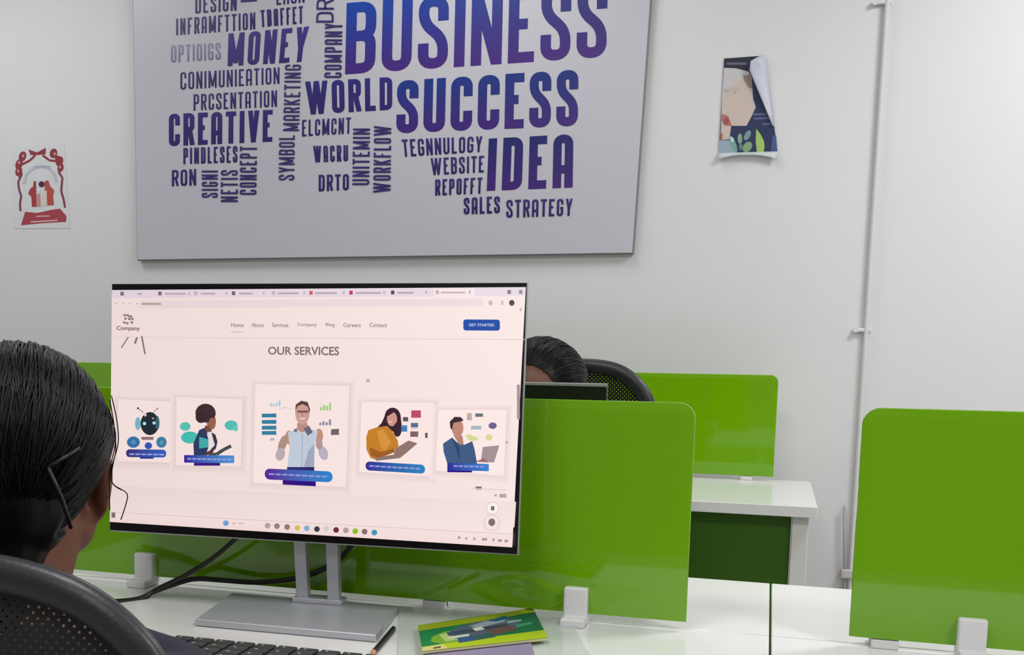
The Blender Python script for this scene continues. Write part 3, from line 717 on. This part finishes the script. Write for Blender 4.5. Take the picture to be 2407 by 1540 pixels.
# ------------------------------------------------------------------ things on the front desk
gl = bpy.data.materials.new('clear_film'); gl.use_nodes = True
b_ = gl.node_tree.nodes['Principled BSDF']; b_.inputs['Base Color'].default_value = (.80, .86, .80, 1); b_.inputs['Roughness'].default_value = .08
b_.inputs['Alpha'].default_value = .55
dm = obj('desk_mat', B().prism([atz(x, y, ZD) + V((0, 0, .0006)) for x, y in ((934, 1590), (1412, 1590), (1330, 1440), (938, 1434))], (0, 0, .0022), .0006), gl)
tag(dm, 'clear pale green plastic desk mat under the green booklet', 'desk mat')
nb = obj('purple_folder', B().prism([atz(x, y, ZD + .0065) - V((0, 0, .0035)) for x, y in ((1000, 1512), (1240, 1478), (1262, 1560), (1010, 1580))], (0, 0, .0035), .0008), mat('lavender_cover', (150, 138, 170), .35))
tag(nb, 'lavender folder lying under the green booklet', 'folder')
bk = thing('booklet', atz(1135, 1490, ZD + .0075), 'green booklet with yellow borders and a car picture, on the plastic mat', 'booklet')
ZB = ZD + .0115
bqd = [(982, 1470), (1253, 1430), (1288, 1499), (993, 1531)]
obj('cover', B().prism([atz(x, y, ZB) - V((0, 0, .004)) for x, y in bqd[::-1]], (0, 0, .004), .0006), mat('booklet_pages', (222, 220, 170), .5), bk)
fl = Flat(lambda x, y, l: atz(x, y, ZB + .0002 + .00002 * l))
def bb(a, b): return bil(*bqd, a, b)
def bp(pts, c): fl.poly([bb(*p) for p in pts], c)
bp([(0, 0), (1, 0), (1, 1), (0, 1)], [(20, 120, 70), (26, 104, 76), (24, 110, 70), (24, 130, 70)])
bp([(0, 0), (.35, .02), (.75, .0), (1, -.01), (1, .12), (.75, .16), (.35, .2), (0, .22)], (150, 168, 28))
bp([(.88, -.02), (1, -.02), (1.0, .13), (.9, .13)], (176, 192, 30))
bp([(0, .84), (.2, .8), (.6, .76), (1, .74), (1, 1), (0, 1)], (176, 200, 34)); bp([(0, .86), (.18, .83), (.2, 1), (0, 1)], (214, 204, 130))
bp([(.1, .5), (.2, .38), (.4, .34), (.42, .8), (.16, .8), (.08, .68)], (120, 170, 50)); bp([(.16, .46), (.3, .38), (.36, .7), (.2, .74)], (176, 200, 120))
bp([(.25, .36), (.42, .22), (.62, .16), (.78, .22), (.84, .38), (.8, .62), (.6, .72), (.42, .78), (.28, .66)], (84, 96, 116))
bp([(.42, .3), (.6, .18), (.75, .18), (.72, .3), (.5, .4)], (150, 166, 180)); bp([(.58, .2), (.74, .1), (.78, .22), (.66, .26)], (24, 90, 112))
bp([(.22, .42), (.4, .38), (.42, .52), (.24, .56)], (56, 74, 100)); bp([(.4, .42), (.72, .38), (.74, .46), (.42, .52)], (70, 62, 76)); bp([(.44, .38), (.52, .36), (.54, .48), (.46, .5)], (210, 214, 206))
bp([(.3, .66), (.42, .62), (.42, .82), (.3, .84)], (50, 84, 140)); bp([(.42, .66), (.62, .6), (.6, .78), (.42, .82)], (52, 88, 90)); bp([(.56, .52), (.76, .46), (.8, .62), (.6, .7)], (110, 76, 76)); bp([(.24, .58), (.4, .56), (.4, .64), (.22, .66)], (206, 216, 190))
bp([(.74, .3), (.86, .3), (.86, .36), (.74, .38)], (140, 176, 170)); bp([(.8, .46), (.92, .42), (.94, .5), (.8, .56)], (70, 150, 110)); bp([(.09, .9), (.15, .885), (.15, .94), (.09, .95)], (94, 84, 50))
obj('cover_print', fl.b, M['paper'], bk)
# pencil beside the stand foot
pa, pb = atz(925, 1474, ZD + .006), atz(873, 1536, ZD + .006)
pc = thing('pencil', V(((pa.x + pb.x) / 2, (pa.y + pb.y) / 2, ZD)), 'black pencil with a bare wooden tip lying beside the monitor foot', 'pencil')
dv = (pb - pa).normalized()
up = V((0, 0, -.0022))
obj('barrel', B().tube([pa + up, pb + up - dv * .014], .0038, 6), M['black'], pc)
obj('tip', B().tube([pb + up - dv * .014, pb + up - dv * .002], [.0037, .0012], 8), mat('bare_wood', (196, 140, 92), .6), pc)
obj('lead', B().tube([pb + up - dv * .002, pb + up + dv * .002], [.0012, .0004], 6), M['black'], pc)

# keyboard
ka, kb = atz(462, 1499, ZD + .016), atz(884, 1541, ZD + .016)
ku = (kb - ka); ku.z = 0; ku.normalize(); kn = V((-ku.y, ku.x, 0))
k0 = ka - ku * .03
KW, KD = .44, .135
kbd = thing('keyboard', V((*(k0 + ku * KW / 2 - kn * KD / 2).xy, ZD)), 'black keyboard at the lower edge, in front of the monitor foot', 'keyboard')
z0 = V((k0.x, k0.y, ZD + .0005))
cs = [z0 - kn * KD, z0 + ku * KW - kn * KD, z0 + ku * KW, z0]
bb_ = B().prism(cs, (0, 0, .014), .003); obj('case', bb_, M['black'], kbd)
kmat = mat('key_cap', (40, 42, 44), .35); kmat2 = mat('key_print', (188, 190, 192), .5)
for rI in range(6):
    nk = 15 if rI < 5 else 9
    for ci in range(nk):
        w_ = (KW - .016) / 15; x = .008 + ci * w_; ww = w_ * .86; y = .010 + rI * .0195
        if rI == 5:
            ws = [1.2, 1.2, 1.2, 5.6, 1.2, 1.2, 1.2, 1.1, 1.1]; x = .008 + sum(ws[:ci]) * w_; ww = w_ * ws[ci] - w_ * .14
        p = z0 + ku * x - kn * y + V((0, 0, .0145))
        q = [p, p + ku * ww, p + ku * ww - kn * .0165, p - kn * .0165]
        ko = obj('key', B().prism(q[::-1], (0, 0, .005), .0012, 1), kmat, kbd)
        cpt = p + ku * (ww * .3) - kn * .006 + V((0, 0, .0052))
        s_ = .0022
        obj('legend', B().prism([cpt, cpt + ku * s_ * 1.6, cpt + ku * s_ * 1.6 - kn * s_, cpt - kn * s_][::-1], (0, 0, .0002)), kmat2, ko)

# ------------------------------------------------------------------ people
SK = mat('skin', (118, 73, 54), .5, noise=.05, scale=20)
SKb = SK.node_tree.nodes['Principled BSDF']; SKb.inputs['Subsurface Weight'].default_value = .08; SKb.inputs['Subsurface Radius'].default_value = (.01, .004, .002)
HAIR = mat('black_hair', (7, 7, 9), .4, spec=.22, noise=.2, scale=60)
NAVY = mat('navy_cloth', (24, 22, 44), .8, noise=.08, scale=120, bump=.3)
GREYC = mat('dark_grey_cloth', (52, 54, 62), .8, noise=.08, scale=120, bump=.3)
TROU = mat('black_trousers', (26, 26, 30), .8, noise=.08, scale=90)
SHOE = mat('black_shoe', (20, 20, 22), .4)
EYEW = mat('eye_white', (226, 222, 216), .25); IRIS = mat('dark_iris', (34, 22, 18), .2); LIP = mat('lips', (140, 76, 70), .45)

def hand(b, wrist, dirv, side, palm_n):
    """palm with five separate curled fingers on the chain of shapes b"""
    d = V(dirv).normalized(); n = V(palm_n).normalized(); s = d.cross(n).normalized()
    c = V(wrist) + d * .045
    rot = Matrix((s, d, n)).transposed()
    b.ell(c, (.038, .05, .016), rot, 16, 12)
    for i, (o, L) in enumerate(((-.028, .062), (-.0095, .072), (.0095, .068), (.027, .054))):
        p0 = c + s * o + d * .036; p1 = p0 + d * L * .45 + n * .012; p2 = p1 + d * L * .3 - n * .008; p3 = p2 + d * L * .2 - n * .016
        b.limb([(p0, .0088), (p1, .0085), (p2, .0078), (p3, .0068)], 8)
    t0 = c + s * (.03 * side) - d * .02; t1 = t0 + s * (.022 * side) + d * .025 - n * .004; t2 = t1 + s * (.006 * side) + d * .028 - n * .006
    b.limb([(t0, .012), (t1, .010), (t2, .008)], 8)

def person(name, base, yaw, head_z, head_yaw, head_pitch, cloth, label, arms, desk_side):
    """seated figure facing local +y; base = floor point under the pelvis"""
    t = thing(name, base, label, 'person')
    R3 = Matrix.Rotation(yaw, 3, 'Z'); bp_ = V(base)
    L = lambda x, y, z: bp_ + R3 @ V((x, y, z))
    hz = head_z
    Hc = L(0, .07, hz); Hr = R3 @ Matrix.Rotation(head_yaw, 3, 'Z') @ Matrix.Rotation(-head_pitch, 3, 'X')
    h = lambda x, y, z: Hc + Hr @ V((x, y, z))
    b = B()
    # head
    b.ell(h(0, -.012, .032), (.079, .092, .083), Hr); b.ell(h(0, .035, -.022), (.065, .056, .075), Hr); b.ell(h(0, .045, -.075), (.045, .042, .034), Hr)
    b.ell(h(0, .086, -.02), (.012, .018, .026), Hr); b.ell(h(0, .094, -.034), (.017, .014, .011), Hr)
    b.ell(h(.052, .004, -.058), (.026, .034, .034), Hr); b.ell(h(-.052, .004, -.058), (.026, .034, .034), Hr); b.ell(h(.032, .07, -.03), (.024, .022, .022), Hr); b.ell(h(-.032, .07, -.03), (.024, .022, .022), Hr)
    b.ell(h(0, .083, .012), (.05, .014, .012), Hr); b.ell(h(0, .082, -.064), (.026, .014, .012), Hr)
    for s in (1, -1):
        er = Hr @ Matrix.Rotation(s * .35, 3, 'Z') @ Matrix.Rotation(.2, 3, 'X')
        b.ell(h(.081 * s, -.010, -.016), (.011, .025, .041), er, 16, 12); b.ell(h(.085 * s, -.018, -.008), (.010, .017, .032), er, 12, 10); b.ell(h(.077 * s, .002, -.046), (.008, .011, .012), er, 12, 10)
    nb_ = L(0, .0, hz - .185)
    b.limb([(h(0, -.02, -.03), .064), (h(0, -.016, -.075), .060), (nb_, .064)], 18)
    # trunk
    b.ell(L(0, -.01, hz - .29), (.14, .085, .13), R3); b.ell(L(0, -.02, hz - .42), (.122, .085, .13), R3); b.ell(L(0, -.02, .47), (.155, .11, .10), R3)
    sh = {s: L(.145 * s, -.005, hz - .225) for s in (1, -1)}
    b.limb([(sh[-1], .045), (nb_, .052), (sh[1], .045)])
    for s in (1, -1):
        el, wr = arms[s]
        b.limb([(sh[s], .046), (V(sh[s]).lerp(V(el), .5), .04), (V(el), .034), (V(el).lerp(V(wr), .35), .033), (V(wr), .022)])
        dd = (V(wr) - V(el)).normalized(); dd.z = min(dd.z, .05); dd.normalize()
        hand(b, wr, dd, -s, (0, 0, 1))
        b.limb([(L(.085 * s, -.01, .45), .085), (L(.10 * s, .2, .46), .072), (L(.105 * s, .37, .455), .056), (L(.105 * s, .36, .30), .052), (L(.105 * s, .34, .10), .036), (L(.105 * s, .34, .055), .035)])
        b.limb([(L(.105 * s, .33, .045), .035), (L(.11 * s, .44, .035), .03)])
    obj('body', fuse(b, .0045, 5), SK, t, True)
    # face details
    for s in (1, -1):
        eo = obj('eye', B().ell(h(.03 * s, .0775, -.004), (.0125, .009, .008), Hr, 14, 10), EYEW, t, True)
        obj('iris', B().ell(h(.03 * s, .0852, -.004), (.0055, .0025, .0055), Hr, 12, 8), IRIS, eo, True)
        obj('eyebrow', B().tube([h(.014 * s, .093, .016), h(.03 * s, .094, .021), h(.048 * s, .078, .016)], [.0025, .003, .0015], 6), HAIR, t, True)
    obj('mouth', B().ell(h(0, .0925, -.0605), (.021, .006, .0035), Hr, 14, 8).ell(h(0, .0925, -.067), (.018, .006, .0045), Hr, 14, 8), LIP, t, True)
    # clothes
    c = B()
    c.ell(L(0, -.01, hz - .29), (.154, .098, .13), R3); c.ell(L(0, -.02, hz - .42), (.136, .099, .14), R3); c.ell(L(0, -.02, .50), (.165, .12, .10), R3)
    c.limb([(sh[-1], .056), (nb_ - V((0, 0, .010)), .064), (sh[1], .056)])
    for s in (1, -1):
        el, wr = arms[s]; w2 = V(el).lerp(V(wr), .8)
        c.limb([(sh[s], .057), (V(sh[s]).lerp(V(el), .5), .051), (V(el), .045), (V(el).lerp(V(wr), .4), .043), (w2, .035)])
    obj('top', fuse(c, .006, 5), cloth, t, True)
    c = B(); c.ell(L(0, -.02, .46), (.162, .118, .085), R3)
    for s in (1, -1): c.limb([(L(.085 * s, -.01, .45), .092), (L(.10 * s, .2, .46), .08), (L(.105 * s, .37, .455), .065), (L(.105 * s, .36, .30), .062), (L(.105 * s, .34, .09), .052)])
    obj('trousers', fuse(c, .008, 5), TROU, t, True)
    for s in (1, -1):
        obj('shoe', fuse(B().limb([(L(.105 * s, .32, .046), .044), (L(.108 * s, .40, .038), .038), (L(.112 * s, .46, .034), .032)]), .005, 4), SHOE, t, True)
    return t, h, Hr, Hc

def hairdo(t, h, Hr, tie, puff=(.096, .110, .108), nape=True, strands=1500, seed=3, front=.070):
    """shell of combed-back hair, its edge drawn down to the skull, with strands running to the nape"""
    rnd = random.Random(seed)
    c0 = V((0, -.018, .028)); cs, cr = V((0, -.012, .032)), V((.0815, .095, .086))
    line = lambda z: max(-.052, front - max(0, .055 - z) * 2.0)            # hairline: forehead, temple, behind the ear
    nar = lambda z: 1 - .15 * min(1, max(0, (.035 - z) / .06))   # drawn in tight behind the ears
    cb = B()
    cb.ell(h(*c0), puff, Hr, 40, 28)
    cb.ell(h(0, -.058, -.022), (.068, .062, .066), Hr)
    if nape: cb.limb([(h(-.006, -.066, -.07), .040), (h(-.014, -.080, -.11), .028), (h(-.022, -.088, -.17), .018)])
    bm = bmesh.new(); bm.from_mesh(fuse(cb, .004, 3)); inv = Hr.transposed(); hc = h(0, 0, 0); dead = []
    for v in bm.verts:
        p = inv @ (v.co - hc); p.x *= nar(p.z); l = line(p.z)
        q = p - cs; k = math.sqrt(sum((q[i] / cr[i]) ** 2 for i in range(3)))
        w = min(1, max(0, (p.y - l + .045) / .045)); w = w * w * (3 - 2 * w)
        p2 = p.lerp(cs + q / max(k, .3) * 1.0, w) if p.z > -.06 else p
        v.co = hc + Hr @ p2
        if p.y > l and p.z > -.06: dead.append(v)
    bmesh.ops.delete(bm, geom=dead, context='VERTS')
    me = bpy.data.meshes.new('hair'); bm.to_mesh(me); bm.free()
    ho = obj('hair', me, HAIR, t, True)
    sb = B(); pv = V(puff)
    un = lambda p: V([(p[i] - c0[i]) / pv[i] for i in range(3)]).normalized()
    bdir = un(V(tie))
    for i in range(strands):
        th = rnd.uniform(-1, 1) * math.pi * .66
        st = V((math.sin(th) * .078, 0, .030 + math.cos(th) * .09)); st.y = max(line(st.z), -.07) - .004
        a = un(st); mdir = V((math.sin(th) * 1.0, -.25, math.cos(th) + .05)).normalized()
        u1 = rnd.uniform(.75, 1); u0 = 0 if rnd.random() < .5 else rnd.uniform(0, .55)
        ph, wob, lift = rnd.uniform(0, 6.28), rnd.uniform(.002, .012), rnd.uniform(.998, 1.022)
        b_d = (bdir + V((rnd.uniform(-.25, .25), 0, rnd.uniform(-.75, .12)))).normalized()
        pts = []
        for k in range(12):
            u = u0 + (u1 - u0) * k / 11
            d = a.slerp(mdir, min(1, u * 1.15)).slerp(mdir.slerp(b_d, u), u)
            e = lift + wob * math.sin(5 * u + ph) - .11 * max(0, 1 - u / .3) ** 2
            q = c0 + V([d[j] * pv[j] for j in range(3)]) * e; q.x *= nar(q.z); pts.append(h(*q))
        r_ = rnd.uniform(.0008, .0019)
        sb.tube(pts, [r_ * max(.25, math.sin(math.pi * (.08 + .84 * k / 11))) for k in range(12)], 4)
    so = obj('hair_strands', sb, HAIR, ho, True); so['kind'] = 'stuff'
    return ho

# the woman in front
fb_ = V((-.757, .93, 0))
elR, wrR = V((-.56, 1.02, ZD + .018)), V((-.69, 1.06, ZD + .05))
elL, wrL = V((-.985, 1.02, ZD + .018)), V((-.90, 1.11, ZD + .052))
pf, hF, HrF, HcF = person('person', fb_, .06, .985, .56, .04, NAVY, 'person with tied black hair and navy top, seen from behind, seated at the big monitor', {1: (elR, wrR), -1: (elL, wrL)}, 1)
hf = hairdo(pf, hF, HrF, (-.01, -.11, -.055))
# bobby pin and loose strands
obj('hair_pin', B().tube([hF(.03, -.128, .012), hF(.042, -.122, -.02), hF(.05, -.112, -.05)], .0022, 6).tube([hF(.03, -.128, .012), hF(.06, -.115, .03)], .002, 6), M['black'], hf, True)
lb = B()
for pts in ([(262, 930), (275, 990), (278, 1040), (268, 1080), (262, 1120), (268, 1140), (298, 1160), (296, 1185), (284, 1222)], [(258, 940), (268, 1000), (272, 1060), (262, 1100), (264, 1135), (285, 1152)], [(255, 960), (270, 1010), (270, 1050), (258, 1110), (258, 1200)]):
    lb.tube(catmull([onplane(x, y, hF(.07, -.035, 0), V((-.6, .8, 0))) for x, y in pts], 5), .0006, 5)
obj('loose_strands', lb, HAIR, hf, True)

# the person behind, head bowed over the far desk
bb2 = V((-.455, 2.36, 0))
e1, w1 = V((-.665, 2.05, ZD + .05)), V((-.60, 1.935, ZD + .062))
e2, w2_ = V((-.255, 2.06, ZD + .05)), V((-.32, 1.94, ZD + .062))
pb2, hB, HrB, HcB = person('person', bb2, math.pi, 1.012, -.24, .40, GREYC, 'person with bowed dark head behind the black monitor, facing us', {1: (e1, w1), -1: (e2, w2_)}, -1)
hairdo(pb2, hB, HrB, (0, -.10, -.05), puff=(.094, .104, .100), nape=False, seed=9, strands=800, front=.045)

# ------------------------------------------------------------------ office chairs
FRAME = mat('black_nylon', (44, 45, 49), .38, noise=.05, scale=200, bump=.15)
msh = bpy.data.materials.new('black_mesh_fabric'); msh.use_nodes = True
nt = msh.node_tree; b_ = nt.nodes['Principled BSDF']; b_.inputs['Base Color'].default_value = (.006, .006, .007, 1); b_.inputs['Roughness'].default_value = .8
tc = nt.nodes.new('ShaderNodeTexCoord'); mp = nt.nodes.new('ShaderNodeMapping'); mp.inputs['Rotation'].default_value = (0, .785, 0); mp.inputs['Scale'].default_value = (1, 0, 1)
nt.links.new(tc.outputs['Object'], mp.inputs['Vector'])
vo = nt.nodes.new('ShaderNodeTexVoronoi'); vo.inputs['Scale'].default_value = 150; vo.inputs['Randomness'].default_value = 0
nt.links.new(mp.outputs['Vector'], vo.inputs['Vector'])
ma = nt.nodes.new('ShaderNodeMath'); ma.operation = 'GREATER_THAN'; ma.inputs[1].default_value = .185
nt.links.new(vo.outputs['Distance'], ma.inputs[0]); nt.links.new(ma.outputs[0], b_.inputs['Alpha'])

def chair(cx, cy, yaw, prof, label, ztop):
    """mesh-backed swivel chair; prof = (half width, z) from the crown down the right side; sitter faces local +y"""
    t = thing('office_chair', V((cx, cy, 0)), label, 'chair', 'black office chairs')
    R3 = Matrix.Rotation(yaw, 3, 'Z'); L = lambda x, y, z: V((cx, cy, 0)) + R3 @ V((x, y, z))
    by = lambda z: -.235 - .05 * max(0, (z - .55)) + .0            # slight recline
    full = [(-a, z) for a, z in prof[::-1]] + [(a, z) for a, z in prof if a > 0]
    pts = catmull([L(a, by(z), z) for a, z in full], 5)
    obj('back_frame', B().tube(pts, (.017, .013), 12, True, flat=R3 @ V((0, -1, 0)) if 0 else None) if 0 else B().tube(pts, (.012, .017), 14, True, flat=R3 @ V((0, -1, 0))), FRAME, t, True)
    c = sum(pts, V((0, 0, 0))) / len(pts)
    mb = B(); rings = []
    for k in range(6):
        f_ = 1 - k / 6; rings.append([mb.bm.verts.new(c + (p - c) * f_ + R3 @ V((0, -.03 * (1 - f_ * f_), 0))) for p in pts])
    for k in range(5):
        for i in range(len(pts)): mb.bm.faces.new((rings[k][i], rings[k][(i + 1) % len(pts)], rings[k + 1][(i + 1) % len(pts)], rings[k + 1][i]))
    mb.bm.faces.new(rings[5])
    obj('back_mesh', mb, msh, t, True)
    obj('lumbar_bar', B().tube([L(-.2, by(.62) - .03, .62), L(0, by(.62) - .06, .62), L(.2, by(.62) - .03, .62)], .012, 10), FRAME, t, True)
    obj('back_support', B().tube(catmull([L(0, by(.62) - .06, .62), L(0, -.29, .5), L(0, -.2, .34), L(0, .0, .32)], 5), .022, 10), FRAME, t, True)
    obj('seat', B().box((-.24, -.23, .325), (.24, .25, .375), .022, 4), mat('black_seat_fabric', (24, 24, 26), .85, noise=.1, scale=200), t, True)
    so = t.children[-1]; so.matrix_basis = Matrix.Identity(4)
    me = so.data; me.transform(Matrix.Translation(wloc(t))); me.transform(R3.to_4x4())
    for s in (-1, 1):
        obj('armrest', B().tube(catmull([L(.26 * s, -.12, .33), L(.29 * s, -.1, .42), L(.29 * s, -.08, .55)], 4), .014, 10), FRAME, t, True)
        obj('arm_pad', B().tube([L(.29 * s, -.16, .56), L(.29 * s, .06, .56)], (.03, .012), 10, flat=R3 @ V((1, 0, 0))), FRAME, t, True)
    obj('gas_column', B().tube([L(0, 0, .07), L(0, 0, .325)], .026, 14), M['steel'], t, True)
    for k in range(5):
        a = 2 * math.pi * k / 5 + .3
        e = L(.29 * math.cos(a), .29 * math.sin(a), .065)
        obj('base_leg', B().tube([L(0, 0, .095), L(.15 * math.cos(a), .15 * math.sin(a), .085), e], [.028, .02, .015], 10), FRAME, t, True)
        ax = R3 @ V((-math.sin(a), math.cos(a), 0))
        obj('caster', B().tube([e - ax * .02 - V((0, 0, .0375)), e + ax * .02 - V((0, 0, .0375))], .0265, 14), M['black'], t, True)
    return t
chair(-.725, 1.03, .05, [(0, .929), (.075, .927), (.13, .920), (.175, .906), (.210, .883), (.236, .852), (.252, .80), (.252, .70), (.235, .58), (.19, .49), (.1, .465), (0, .46)], 'black mesh-backed office chair in the lower left corner, holding the person seen from behind', .94)
chair(-.455, 2.30, math.pi - .05, [(0, 1.085), (.075, 1.082), (.12, 1.07), (.155, 1.045), (.18, 1.01), (.192, .96), (.197, .86), (.197, .72), (.185, .58), (.15, .49), (.08, .465), (0, .46)], 'black office chair with curved top behind the person with bowed head', 1.085)
